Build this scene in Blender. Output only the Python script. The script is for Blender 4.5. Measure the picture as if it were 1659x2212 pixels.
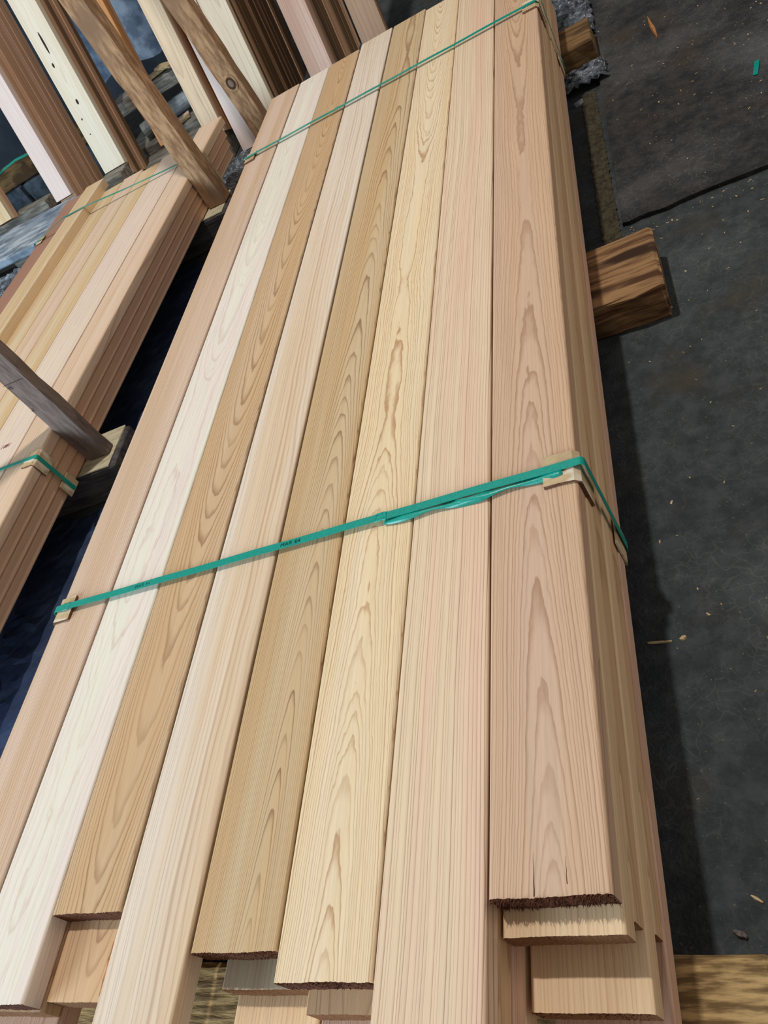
import bpy, bmesh, math, random
from mathutils import Matrix, Vector

# ------------------------------------------------------------------ camera, world, lights, exposure
sc = bpy.context.scene
COL = sc.collection
for o in list(bpy.data.objects):
    bpy.data.objects.remove(o)

FLOOR = 0.0
TOP = 0.325                       # height of the big bundle's top face above the floor
CAM_H = 0.9004 + TOP
cam = bpy.data.cameras.new('camera')
cam.sensor_fit = 'HORIZONTAL'
cam.sensor_width = 36.0
cam.lens = 1740.0 / 1659.0 * 36.0
cam.clip_start = 0.02
cam_o = bpy.data.objects.new('camera', cam)
COL.objects.link(cam_o)
cx_ = Vector((0.87110155, 0.09065204, -0.48266374))
cy_ = Vector((0.25065535, 0.76309525, 0.59569919))
cz_ = Vector((0.42231976, -0.63989674, 0.64201104))
cam_o.matrix_world = Matrix(((cx_.x, cy_.x, cz_.x, 0), (cx_.y, cy_.y, cz_.y, 0), (cx_.z, cy_.z, cz_.z, CAM_H), (0, 0, 0, 1)))
sc.camera = cam_o

world = bpy.data.worlds.new('world')
sc.world = world
world.use_nodes = True
bg = world.node_tree.nodes['Background']
bg.inputs['Color'].default_value = (1.0, 0.96, 0.91, 1)
bg.inputs['Strength'].default_value = 0.30

def lamp(name, kind, loc, target, power, color, size):
    d = bpy.data.lights.new(name, kind)
    d.energy = power
    d.color = color
    if kind == 'AREA':
        d.shape = 'RECTANGLE' if isinstance(size, tuple) else 'DISK'
        if isinstance(size, tuple):
            d.size, d.size_y = size
        else:
            d.size = size
    o = bpy.data.objects.new(name, d)
    COL.objects.link(o)
    o.location = loc
    o.rotation_euler = (Vector(target) - Vector(loc)).to_track_quat('-Z', 'Y').to_euler()
    return o

# the shed's roof lamp, a little over the middle of the big bundle, daylight from the open door on the left behind the camera,
# and an added low warm fill from the right, to brighten the board sides
lamp('roof_lamp', 'AREA', (-1.02, 2.3, TOP + 6.2), (-1.02, 2.3, 0), 225.0, (1.0, 0.975, 0.93), 0.22)
lamp('door_daylight', 'AREA', (-4.9, -3.0, 2.2), (-1.5, 1.8, 0.3), 440.0, (0.66, 0.85, 1.0), (3.2, 2.8))
lamp('low_side_fill', 'AREA', (7.0, 1.8, 1.15), (-0.2, 1.8, 0.25), 95.0, (1.0, 0.88, 0.74), (4.5, 1.2))

sc.view_settings.view_transform = 'Standard'
sc.view_settings.look = 'None'
sc.view_settings.gamma = 1.0
sc.view_settings.use_curve_mapping = False
sc.view_settings.exposure = -0.06

# ------------------------------------------------------------------ helpers
def lin(r, g, b):
    f = lambda c: (c / 255.0 / 12.92) if c / 255.0 <= 0.04045 else ((c / 255.0 + 0.055) / 1.055) ** 2.4
    return (f(r), f(g), f(b), 1.0)

def tag(o, label=None, cat=None, group=None, kind=None):
    if label: o['label'] = label
    if cat: o['category'] = cat
    if group: o['group'] = group
    if kind: o['kind'] = kind
    return o

def mesh_obj(name, verts, faces, mats, parent=None, fmat=None, smooth=False):
    me = bpy.data.meshes.new(name)
    me.from_pydata([tuple(v) for v in verts], [], faces)
    for m in (mats if isinstance(mats, (list, tuple)) else [mats]):
        me.materials.append(m)
    if fmat:
        for p, i in zip(me.polygons, fmat):
            p.material_index = i
    if smooth:
        for p in me.polygons:
            p.use_smooth = True
    me.validate()
    me.update()
    o = bpy.data.objects.new(name, me)
    COL.objects.link(o)
    if parent is not None:
        o.parent = parent
    return o

def empty(name, loc=(0, 0, 0), rot=(0, 0, 0)):
    o = bpy.data.objects.new(name, None)
    o.empty_display_size = 0.05
    COL.objects.link(o)
    o.location = loc
    o.rotation_euler = rot
    return o

class G:
    """small shader-graph writer"""
    def __init__(self, nt):
        self.nt = nt
    def n(self, t, **kw):
        nd = self.nt.nodes.new(t)
        for k, v in kw.items():
            setattr(nd, k, v)
        return nd
    def put(self, sock, v):
        if isinstance(v, bpy.types.NodeSocket):
            self.nt.links.new(v, sock)
        else:
            sock.default_value = v
    def m(self, op, a, b=None, c=None, clamp=False):
        nd = self.n('ShaderNodeMath', operation=op)
        nd.use_clamp = clamp
        self.put(nd.inputs[0], a)
        if b is not None: self.put(nd.inputs[1], b)
        if c is not None: self.put(nd.inputs[2], c)
        return nd.outputs[0]
    def vec(self, x, y, z):
        nd = self.n('ShaderNodeCombineXYZ')
        for s, v in zip(nd.inputs, (x, y, z)):
            self.put(s, v)
        return nd.outputs[0]
    def noise(self, vec=None, scale=1.0, detail=2.0, rough=0.5, w=None):
        nd = self.n('ShaderNodeTexNoise')
        if w is not None:
            nd.noise_dimensions = '1D'
            self.put(nd.inputs['W'], w)
        else:
            self.put(nd.inputs['Vector'], vec)
        nd.inputs['Scale'].default_value = scale
        nd.inputs['Detail'].default_value = detail
        nd.inputs['Roughness'].default_value = rough
        return nd.outputs['Fac']
    def ss(self, v, lo, hi, a=0.0, b=1.0):
        nd = self.n('ShaderNodeMapRange', interpolation_type='SMOOTHSTEP')
        self.put(nd.inputs['Value'], v)
        nd.inputs['From Min'].default_value = lo
        nd.inputs['From Max'].default_value = hi
        nd.inputs['To Min'].default_value = a
        nd.inputs['To Max'].default_value = b
        return nd.outputs['Result']
    def mix(self, f, a, b, mode='MIX'):
        nd = self.n('ShaderNodeMix', data_type='RGBA', blend_type=mode)
        self.put(nd.inputs[0], f)
        self.put(nd.inputs[6], a)
        self.put(nd.inputs[7], b)
        return nd.outputs[2]

def new_mat(name):
    m = bpy.data.materials.new(name)
    m.use_nodes = True
    nt = m.node_tree
    bsdf = nt.nodes['Principled BSDF']
    return m, G(nt), bsdf

# ---- cedar: growth rings around a wandering pith, cut through by the board
def make_cedar_group():
    nt = bpy.data.node_groups.new('cedar_rings', 'ShaderNodeTree')
    I = nt.interface
    for nm, dv in (('Light', (0.6, 0.45, 0.3, 1)), ('Dark', (0.3, 0.18, 0.1, 1)), ('Tint', (0.6, 0.4, 0.3, 1))):
        s = I.new_socket(nm, in_out='INPUT', socket_type='NodeSocketColor'); s.default_value = dv
    for nm, dv in (('Spacing', .004), ('CX', 0.0), ('CZ', -.05), ('Taper', .02), ('Wob', .03), ('Drift', .02), ('Warp', .006), ('Ripple', .0012),
                   ('Ring', .7), ('Curv', .0), ('Seed', 0.0), ('TintAmt', .5), ('Rough', .55), ('Fibre', .22), ('Sharp', .0)):
        s = I.new_socket(nm, in_out='INPUT', socket_type='NodeSocketFloat'); s.default_value = dv
    I.new_socket('BSDF', in_out='OUTPUT', socket_type='NodeSocketShader')
    g = G(nt)
    gi = g.n('NodeGroupInput').outputs
    go = g.n('NodeGroupOutput')
    tc = g.n('ShaderNodeTexCoord')
    sp = g.n('ShaderNodeSeparateXYZ')
    nt.links.new(tc.outputs['Object'], sp.inputs[0])
    x, y, z = sp.outputs
    S = gi['Seed']
    m = g.m
    nY = m('SUBTRACT', g.noise(w=m('MULTIPLY_ADD', y, 1.15, m('MULTIPLY', S, 7.31)), detail=2.0), 0.5)
    nX = m('SUBTRACT', g.noise(w=m('MULTIPLY_ADD', y, 0.9, m('MULTIPLY_ADD', S, 3.17, 50.0)), detail=1.0), 0.5)
    cz = m('ADD', m('MULTIPLY_ADD', m('MULTIPLY_ADD', gi['Curv'], y, gi['Taper']), y, gi['CZ']), m('MULTIPLY', nY, gi['Wob']))
    cx = m('MULTIPLY_ADD', nX, gi['Drift'], gi['CX'])
    so = m('MULTIPLY', S, 1.37)
    w1 = m('MULTIPLY', m('SUBTRACT', g.noise(g.vec(m('MULTIPLY_ADD', x, 15.0, so), m('MULTIPLY', y, 3.2), m('MULTIPLY', z, 15.0)), detail=2.0), .5), gi['Warp'])
    w2 = m('MULTIPLY', m('SUBTRACT', g.noise(g.vec(m('MULTIPLY_ADD', x, 70.0, so), m('MULTIPLY', y, 20.0), m('MULTIPLY', z, 70.0)), detail=2.0, rough=.6), .5), gi['Ripple'])
    dx = m('SUBTRACT', x, cx)
    dz = m('SUBTRACT', z, cz)
    r = m('SQRT', m('ADD', m('MULTIPLY', dx, dx), m('MULTIPLY', dz, dz)))
    r = m('ADD', m('ADD', r, w1), w2)
    var = m('MULTIPLY', m('SUBTRACT', g.noise(w=m('MULTIPLY_ADD', r, 60.0, m('MULTIPLY', S, 11.0)), detail=1.0), .5), 2.4)
    t = m('ADD', m('DIVIDE', r, gi['Spacing']), var)
    fr = m('FRACT', t)
    wn = g.n('ShaderNodeTexWhiteNoise', noise_dimensions='1D')
    g.put(wn.inputs['W'], m('ADD', m('FLOOR', t), S))
    d = m('MULTIPLY', g.ss(fr, .40, .90), g.ss(fr, .90, 1.0, 1.0, 0.0))
    dk = m('POWER', d, m('ADD', 1.0, gi['Sharp']))
    dk = m('MULTIPLY', dk, m('MULTIPLY', gi['Ring'], m('MULTIPLY_ADD', wn.outputs['Value'], .6, .4)))
    st = m('SUBTRACT', g.noise(g.vec(m('MULTIPLY_ADD', x, 210.0, so), m('MULTIPLY', y, 2.6), m('MULTIPLY', z, 210.0)), detail=3.0), .5)
    fi = m('SUBTRACT', g.noise(g.vec(m('MULTIPLY_ADD', x, 900.0, so), m('MULTIPLY', y, 24.0), m('MULTIPLY', z, 900.0)), detail=1.0), .5)
    br = g.ss(g.noise(g.vec(m('MULTIPLY_ADD', x, 17.0, so), m('MULTIPLY', y, .55), m('MULTIPLY', z, 17.0)), detail=2.0), .38, .66)
    col = g.mix(m('MULTIPLY', br, gi['TintAmt']), gi['Light'], gi['Tint'])
    col = g.mix(dk, col, gi['Dark'])
    val = m('ADD', 1.0, m('MULTIPLY', gi['Fibre'], m('MULTIPLY_ADD', fi, .7, m('MULTIPLY', st, 1.5))))
    cv = g.n('ShaderNodeCombineColor')
    for i in range(3):
        g.put(cv.inputs[i], val)
    col = g.mix(1.0, col, cv.outputs[0], 'MULTIPLY')
    bs = g.n('ShaderNodeBsdfPrincipled')
    g.put(bs.inputs['Base Color'], col)
    g.put(bs.inputs['Roughness'], gi['Rough'])
    bs.inputs['Specular IOR Level'].default_value = .35
    bp = g.n('ShaderNodeBump')
    bp.inputs['Strength'].default_value = .5
    bp.inputs['Distance'].default_value = .0006
    g.put(bp.inputs['Height'], m('ADD', m('MULTIPLY', d, -.5), m('MULTIPLY', fi, .8)))
    nt.links.new(bp.outputs[0], bs.inputs['Normal'])
    nt.links.new(bs.outputs[0], go.inputs[0])
    return nt
CEDAR = make_cedar_group()
_seed = [0]
def cedar(name, light, dark, tint, **kw):
    m = bpy.data.materials.new(name)
    m.use_nodes = True
    nt = m.node_tree
    nt.nodes.remove(nt.nodes['Principled BSDF'])
    gn = nt.nodes.new('ShaderNodeGroup')
    gn.node_tree = CEDAR
    gn.inputs['Light'].default_value = lin(*light)
    gn.inputs['Dark'].default_value = lin(*dark)
    gn.inputs['Tint'].default_value = lin(*tint)
    _seed[0] += 1
    gn.inputs['Seed'].default_value = _seed[0] * 1.7
    for k, v in kw.items():
        gn.inputs[k].default_value = v
    nt.links.new(gn.outputs[0], nt.nodes['Material Output'].inputs['Surface'])
    return m

def simple(name, c1, c2, scale=(20, 20, 20), rough=.7, detail=4.0, bump=0.0, bdist=.002, lo=.35, hi=.65, spec=.3, c3=None, s3=(3, 3, 3), metal=0.0, a3=(.5, .62)):
    m, g, b = new_mat(name)
    tc = g.n('ShaderNodeTexCoord')
    mp = g.n('ShaderNodeMapping')
    mp.inputs['Scale'].default_value = scale
    g.nt.links.new(tc.outputs['Object'], mp.inputs[0])
    nz = g.noise(mp.outputs[0], detail=detail, rough=.6)
    col = g.mix(g.ss(nz, lo, hi), lin(*c1), lin(*c2))
    if c3:
        mp2 = g.n('ShaderNodeMapping')
        mp2.inputs['Scale'].default_value = s3
        g.nt.links.new(tc.outputs['Object'], mp2.inputs[0])
        col = g.mix(g.ss(g.noise(mp2.outputs[0], detail=3.0), a3[0], a3[1]), col, lin(*c3))
    g.put(b.inputs['Base Color'], col)
    b.inputs['Roughness'].default_value = rough
    b.inputs['Metallic'].default_value = metal
    b.inputs['Specular IOR Level'].default_value = spec
    if bump:
        bp = g.n('ShaderNodeBump')
        bp.inputs['Strength'].default_value = bump
        bp.inputs['Distance'].default_value = bdist
        g.put(bp.inputs['Height'], nz)
        g.nt.links.new(bp.outputs[0], b.inputs['Normal'])
    return m

M = {}
# the eight boards of the big bundle's top row
M['t1'] = cedar('cedar_tan_straight', (206, 174, 144), (160, 120, 88), (218, 192, 172), CX=.30, CZ=-.42, Spacing=.0030, Taper=.012, Wob=.02, Ring=.6, TintAmt=.8, Warp=.008)
M['t2'] = cedar('cedar_white_sapwood', (228, 220, 202), (192, 148, 126), (228, 208, 198), CX=.0, CZ=-.11, Spacing=.0062, Taper=.030, Wob=.05, Ring=.36, TintAmt=.7, Warp=.016, Ripple=.004, Sharp=1.8)
M['t3'] = cedar('cedar_brown_cathedral', (200, 164, 122), (140, 96, 60), (206, 180, 150), CX=.012, CZ=-.125, Spacing=.0027, Taper=.030, Wob=.016, Ring=.75, TintAmt=.5, Warp=.003, Sharp=.6)
M['t4'] = cedar('cedar_pale_striped', (216, 188, 156), (170, 130, 98), (224, 208, 190), CX=.14, CZ=-.20, Spacing=.0060, Taper=.012, Wob=.03, Ring=.5, TintAmt=.9, Warp=.010, Sharp=1.0)
M['t5'] = cedar('cedar_tan_eyes', (198, 164, 120), (124, 78, 46), (204, 180, 144), CX=.022, CZ=-.012, Spacing=.0026, Taper=-.050, Curv=.008, Wob=.010, Ring=.75, TintAmt=.7, Warp=.0025, Sharp=1.8, Drift=.03)
M['t6'] = cedar('cedar_cream_wavy', (228, 202, 162), (166, 112, 64), (230, 210, 182), CX=-.002, CZ=-.026, Spacing=.0030, Taper=-.062, Curv=.020, Wob=.022, Ring=.72, TintAmt=.6, Warp=.008, Ripple=.0030, Sharp=1.2)
M['t7'] = cedar('cedar_pink_vertical', (224, 198, 166), (144, 100, 74), (222, 182, 156), CX=-.34, CZ=-.16, Spacing=.0052, Taper=.006, Wob=.02, Ring=.85, TintAmt=.75, Warp=.003, Ripple=.0006, Sharp=2.4)
M['t8'] = cedar('cedar_pink_flat', (202, 166, 134), (152, 110, 80), (202, 170, 146), CX=.004, CZ=-.026, Spacing=.0034, Taper=-.054, Curv=.0165, Wob=.014, Ring=.75, TintAmt=.6, Warp=.003, Ripple=.0024, Sharp=.5)
# lower layers
M['c1'] = cedar('cedar_lower_tan', (206, 168, 128), (150, 104, 70), (214, 182, 150), CX=.0, CZ=-.05, Ring=.7, Spacing=.007, Taper=.08, Warp=.012, Sharp=1)
M['c2'] = cedar('cedar_lower_pale', (226, 194, 154), (180, 134, 94), (218, 182, 144), CX=.25, CZ=-.1, Spacing=.006, Ring=.5, Sharp=1)
M['c3'] = cedar('cedar_lower_pink', (212, 174, 150), (164, 116, 90), (206, 166, 140), CX=.05, CZ=-.05, Ring=.6, Taper=.03)
M['c4'] = cedar('cedar_lower_grey_white', (216, 206, 184), (172, 148, 120), (206, 190, 166), CX=.3, CZ=-.1, Spacing=.008, Ring=.35)
# second bundle on the left
M['l1'] = cedar('cedar_left_pinkish', (218, 186, 156), (178, 128, 96), (226, 206, 184), CX=.2, CZ=-.08, Spacing=.006, Ring=.5, Sharp=1)
M['l2'] = cedar('cedar_left_pale_red_lines', (226, 204, 186), (176, 112, 92), (228, 210, 180), CX=.0, CZ=-.035, Spacing=.008, Ring=.5, Taper=.02, Warp=.016, Ripple=.004, Sharp=1.5)
M['l3'] = cedar('cedar_left_honey', (220, 196, 162), (178, 138, 100), (212, 178, 130), CX=.08, CZ=-.12, Spacing=.007, Ring=.4, TintAmt=.9)
M['l4'] = cedar('cedar_left_yellow', (222, 200, 166), (176, 132, 88), (210, 176, 126), CX=-.02, CZ=-.04, Spacing=.008, Ring=.45, Warp=.012, TintAmt=.8)
M['l5'] = cedar('cedar_left_mauve', (172, 128, 106), (136, 92, 74), (164, 122, 104), CX=.3, CZ=-.2, Spacing=.006, Ring=.35)
M['l6'] = cedar('cedar_left_side', (232, 188, 154), (192, 144, 112), (224, 178, 146), CX=.1, CZ=-.1, Spacing=.005, Ring=.4)
# leaning boards
M['k1'] = cedar('leaning_pinkish_white', (232, 214, 206), (200, 172, 160), (226, 204, 196), CX=.1, CZ=-.1, Spacing=.01, Ring=.3, TintAmt=.6)
M['k2'] = cedar('leaning_knotty_white', (230, 220, 200), (190, 170, 140), (222, 206, 180), CX=.0, CZ=-.06, Spacing=.012, Ring=.35, TintAmt=.5, Warp=.02)
M['k3'] = cedar('leaning_brown', (214, 172, 138), (166, 122, 92), (198, 154, 122), CX=.2, CZ=-.2, Spacing=.006, Ring=.4)
M['k4'] = cedar('leaning_pale_purple_grain', (222, 198, 166), (152, 116, 100), (206, 176, 150), CX=-.02, CZ=-.05, Spacing=.012, Ring=.5, TintAmt=.6, Warp=.02)
M['k5'] = cedar('leaning_grey_white', (216, 200, 176), (172, 146, 118), (208, 188, 164), CX=.02, CZ=-.05, Spacing=.01, Ring=.5, Warp=.01, Sharp=1)
M['k6'] = cedar('leaning_pink_striped', (226, 198, 182), (180, 128, 108), (216, 176, 160), CX=.2, CZ=-.08, Spacing=.009, Ring=.5, Sharp=1)
M['k7'] = cedar('leaning_dark_brown', (132, 102, 72), (90, 66, 46), (116, 88, 62), CX=.2, CZ=-.2, Spacing=.006, Ring=.4)
M['k8'] = cedar('leaning_orange', (196, 140, 88), (140, 88, 48), (180, 122, 72), CX=.02, CZ=-.05, Spacing=.008, Ring=.5)
M['k9'] = cedar('leaning_plain_brown', (176, 144, 118), (130, 100, 78), (168, 138, 114), CX=.0, CZ=-.05, Spacing=.008, Ring=.4)
M['end'] = simple('end_grain', (150, 106, 70), (112, 74, 46), (300, 300, 300), rough=.9, bump=.6)
M['end_torn'] = simple('torn_end_grain', (116, 72, 48), (74, 42, 28), (400, 400, 400), rough=.95, bump=.8)
M['fibre'] = simple('torn_fibres', (112, 68, 46), (70, 38, 26), (300, 300, 300), rough=.95)
M['post'] = simple('rough_sawn_post', (184, 148, 112), (138, 104, 76), (70, 70, 14), rough=.9, bump=.7, c3=(142, 112, 88), s3=(8, 8, 3))
M['post_dark'] = simple('rough_sawn_post_grey', (130, 112, 104), (100, 86, 80), (70, 70, 14), rough=.9, bump=.7, c3=(112, 96, 84), s3=(8, 8, 3))
M['weathered'] = simple('weathered_split_timber', (158, 122, 84), (82, 52, 32), (4, 46, 46), rough=.9, bump=.8, lo=.38, hi=.62, c3=(56, 36, 24), s3=(3, 12, 12), a3=(.52, .64))
M['weathered_olive'] = simple('weathered_olive_timber', (190, 158, 108), (112, 88, 56), (16, 110, 110), rough=.9, bump=1.0, bdist=.004, lo=.36, hi=.64)
M['weathered_brown'] = simple('weathered_brown_timber', (134, 104, 68), (84, 62, 38), (6, 50, 50), rough=.9, bump=.8, c3=(70, 52, 34), s3=(6, 9, 9))
M['rack_dark'] = simple('dark_rack_timber', (92, 88, 86), (58, 56, 58), (8, 50, 50), rough=.9, bump=.6)
M['pale_shim'] = simple('pale_shim_wood', (204, 194, 166), (176, 164, 134), (20, 60, 60), rough=.85, bump=.3)
M['grey_timber'] = simple('grey_timber', (150, 146, 136), (98, 92, 84), (8, 60, 60), rough=.85, bump=.6)
M['blue_plank'] = simple('blue_grey_plank', (150, 166, 182), (104, 118, 134), (9, 14, 14), rough=.5, bump=.4, c3=(184, 196, 206), s3=(5, 20, 5), spec=.5)
M['strap'] = simple('green_strap_plastic', (0, 152, 134), (0, 136, 120), (300, 300, 300), rough=.32, bump=.25, bdist=.0004, spec=.6)
M['strap_weld'] = simple('green_strap_weld', (0, 168, 152), (0, 120, 108), (240, 240, 240), rough=.22, bump=.5, bdist=.001, spec=.7)
M['ink'] = simple('dark_ink', (8, 74, 68), (6, 62, 58), (100, 100, 100), rough=.7)
M['card'] = simple('brown_cardboard', (196, 170, 132), (176, 150, 114), (30, 30, 30), rough=.85, bump=.3, c3=(214, 200, 176), s3=(14, 30, 14))
M['card_edge'] = simple('cardboard_edge', (120, 84, 62), (96, 64, 48), (200, 200, 200), rough=.95)
M['pith'] = simple('dark_knot', (64, 40, 30), (36, 22, 18), (200, 200, 200), rough=.8)
M['chip'] = simple('pale_wood_chip', (206, 184, 144), (168, 140, 100), (120, 120, 120), rough=.85)
M['chip_orange'] = simple('orange_wood_chip', (190, 132, 78), (150, 98, 56), (120, 120, 120), rough=.85)
M['stone'] = simple('grey_stone', (120, 112, 108), (80, 70, 70), (90, 90, 90), rough=.9)
M['tarp'] = simple('blue_grey_tarp', (160, 182, 208), (104, 124, 150), (10, 10, 10), rough=.6, bump=.5, bdist=.01)
M['block'] = simple('dark_concrete_block', (74, 86, 96), (50, 60, 70), (16, 16, 16), rough=.9, bump=.5)
M['pipe'] = simple('grey_pipe', (150, 158, 160), (118, 126, 130), (20, 20, 20), rough=.5)
M['wall'] = simple('dark_shed_wall', (58, 68, 80), (40, 48, 58), (2, 2, 2), rough=.9, bump=.3)

def plastic(name, base, rough, scale, dist, spec=.6):
    m, g, b = new_mat(name)
    tc = g.n('ShaderNodeTexCoord')
    vo = g.n('ShaderNodeTexVoronoi', feature='F1')
    vo.inputs['Scale'].default_value = scale
    mp = g.n('ShaderNodeMapping')
    mp.inputs['Scale'].default_value = (1, 1.7, 1)
    g.nt.links.new(tc.outputs['Object'], mp.inputs[0])
    nz = g.noise(mp.outputs[0], scale=scale * .6, detail=5.0, rough=.65)
    g.nt.links.new(mp.outputs[0], vo.inputs['Vector'])
    b.inputs['Roughness'].default_value = rough
    b.inputs['Specular IOR Level'].default_value = spec
    g.put(b.inputs['Base Color'], g.mix(g.ss(nz, .4, .7), lin(*base[0]), lin(*base[1])))
    bp = g.n('ShaderNodeBump')
    bp.inputs['Strength'].default_value = .9
    bp.inputs['Distance'].default_value = dist
    g.put(bp.inputs['Height'], g.m('ADD', nz, g.m('MULTIPLY', vo.outputs['Distance'], .7)))
    g.nt.links.new(bp.outputs[0], b.inputs['Normal'])
    return m
M['film'] = plastic('crinkled_black_film', ((52, 58, 66), (120, 128, 138)), .16, 26.0, .02, .9)
M['navy'] = plastic('navy_shade_tint', ((38, 50, 78), (64, 78, 104)), .6, 9.0, .003, .3)  # bluish floor shade put into a base colour

def floor_mat(name, dark, mid, light, olive):
    m, g, b = new_mat(name)
    tc = g.n('ShaderNodeTexCoord')
    v = tc.outputs['Object']
    n1 = g.noise(v, scale=2.2, detail=4.0)
    n2 = g.noise(v, scale=24.0, detail=6.0, rough=.7)
    n3 = g.noise(v, scale=160.0, detail=3.0)
    n4 = g.noise(v, scale=5.0, detail=3.0)
    col = g.mix(g.ss(n2, .35, .68), lin(*dark), lin(*mid))
    col = g.mix(g.m('MULTIPLY', g.ss(n1, .45, .7), .6), col, lin(*light))
    col = g.mix(g.m('MULTIPLY', g.ss(n4, .55, .72), .7), col, lin(*olive))
    col = g.mix(g.m('MULTIPLY', g.ss(n3, .64, .74), .5), col, lin(120, 112, 98))
    vo = g.n('ShaderNodeTexVoronoi', feature='DISTANCE_TO_EDGE')
    vo.inputs['Scale'].default_value = 34.0
    sv = g.n('ShaderNodeVectorMath', operation='ADD')
    nn = g.n('ShaderNodeTexNoise')
    nn.inputs['Scale'].default_value = 12.0
    g.nt.links.new(v, nn.inputs['Vector'])
    g.nt.links.new(v, sv.inputs[0])
    sc_ = g.n('ShaderNodeVectorMath', operation='SCALE')
    g.nt.links.new(nn.outputs['Color'], sc_.inputs[0])
    sc_.inputs['Scale'].default_value = .12
    g.nt.links.new(sc_.outputs[0], sv.inputs[1])
    g.nt.links.new(sv.outputs[0], vo.inputs['Vector'])
    col = g.mix(g.m('MULTIPLY', g.ss(vo.outputs['Distance'], 0.0, .05, .34, 0.0), g.ss(n1, .4, .6)), col, lin(112, 112, 108))
    g.put(b.inputs['Base Color'], col)
    b.inputs['Roughness'].default_value = .85
    b.inputs['Specular IOR Level'].default_value = .3
    bp = g.n('ShaderNodeBump')
    bp.inputs['Strength'].default_value = .8
    bp.inputs['Distance'].default_value = .006
    g.put(bp.inputs['Height'], g.m('ADD', n2, g.m('MULTIPLY', n3, .3)))
    g.nt.links.new(bp.outputs[0], b.inputs['Normal'])
    return m
M['floor'] = floor_mat('dark_concrete_floor', (46, 50, 52), (66, 70, 72), (88, 94, 95), (66, 60, 48))
M['slab'] = floor_mat('black_asphalt_slab', (32, 32, 34), (60, 57, 55), (92, 90, 90), (66, 56, 46))

# ------------------------------------------------------------------ mesh builders
def profile(W, T, r, ncol, seg=4):
    """cross-section of a board, top at z=0, centred in x, counter-clockwise seen from the near end"""
    pts = []
    hw = W / 2
    for i in range(ncol + 1):                      # top, left to right
        pts.append((-hw + r + (W - 2 * r) * i / ncol, 0.0))
    for k in range(1, seg):
        a = math.pi / 2 - k * math.pi / 2 / seg
        pts.append((hw - r + r * math.cos(a), -r + r * math.sin(a)))
    pts.append((hw, -r)); pts.append((hw, -T + r))
    for k in range(1, seg):
        a = -k * math.pi / 2 / seg
        pts.append((hw - r + r * math.cos(a), -T + r + r * math.sin(a)))
    nb = ncol
    for i in range(nb + 1):
        pts.append((hw - r - (W - 2 * r) * i / nb, -T))
    for k in range(1, seg):
        a = -math.pi / 2 - k * math.pi / 2 / seg
        pts.append((-hw + r + r * math.cos(a), -T + r + r * math.sin(a)))
    pts.append((-hw, -T + r)); pts.append((-hw, -r))
    for k in range(1, seg):
        a = math.pi - k * math.pi / 2 / seg
        pts.append((-hw + r + r * math.cos(a), -r + r * math.sin(a)))
    return pts

def board_obj(name, L, W, T, mat, loc, rot=(0, 0, 0), r=.004, ncol=4, rag=0.0, seed=0, end=None, parent=None, bow=0.0):
    rnd = random.Random(seed)
    pts = profile(W, T, r, ncol)
    n = len(pts)
    ys = [0.0, L] if not bow else [L * k / 8 for k in range(9)]
    verts, faces, fm = [], [], []
    ph = rnd.random() * 6
    for k, yy in enumerate(ys):
        for (px, pz) in pts:
            yo = 0.0
            if k == 0 and rag:
                yo = rag * (math.sin(px * 60 + ph) * .4 + rnd.uniform(-.4, .4))
            zz = bow * math.sin(math.pi * yy / L)
            verts.append((px, yy + yo, pz + zz))
    for k in range(len(ys) - 1):
        for i in range(n):
            j = (i + 1) % n
            faces.append((k * n + i, k * n + j, (k + 1) * n + j, (k + 1) * n + i)); fm.append(0)
    b0 = (len(ys) - 1) * n
    side = n // 2 - (ncol + 1)                     # points of one rounded side between top and bottom rows
    tb = ncol + 1 + side                           # first bottom point (right end)
    for i in range(ncol):
        q = (i, tb + ncol - i, tb + ncol - i - 1, i + 1)
        faces.append(q); fm.append(1)
        faces.append(tuple(b0 + k for k in reversed(q))); fm.append(1)
    for q in (tuple(reversed(range(ncol, tb + 1))), tuple(reversed([tb + ncol] + list(range(tb + ncol + 1, n)) + [0]))):
        faces.append(q); fm.append(1)
        faces.append(tuple(b0 + k for k in reversed(q))); fm.append(1)
    o = mesh_obj(name, verts, faces, [mat, end or M['end']], parent, fm)
    for i, p in enumerate(o.data.polygons):
        p.use_smooth = False
    o.location = loc
    o.rotation_euler = rot
    return o

def fringe(parent, W, T, n, lmin, lmax, up, seed, bias=0.0):
    """torn fibres standing out of a sawn board end"""
    rnd = random.Random(seed)
    vs, fs = [], []
    for i in range(n):
        x = (rnd.random() - .5) * (W - .004)
        q = rnd.random()
        z = -T * q * q * .95 - .0006
        L = rnd.uniform(lmin, lmax) * (1.0 + bias * x / (W / 2)) * (1.0 if z > -.008 else .6)
        d = Vector((rnd.uniform(-.5, .5), -rnd.uniform(.5, 1.0), rnd.uniform(-.3, up) if z > -.008 else rnd.uniform(-.6, .5))).normalized() * L
        b = rnd.uniform(.0006, .0012)
        k = len(vs)
        c = Vector((x, .0004, z))
        vs += [c + Vector((-b, 0, 0)), c + Vector((b, 0, -b * .4)), c + Vector((0, 0, -b * 1.3)), c + d]
        fs += [(k, k + 1, k + 3), (k + 1, k + 2, k + 3), (k + 2, k, k + 3), (k, k + 2, k + 1)]
    o = mesh_obj('torn_fibre_fringe', vs, fs, M['fibre'], parent)
    o['label'] = 'dark torn wood fibres along the sawn end'
    o['kind'] = 'stuff'
    return o

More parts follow.
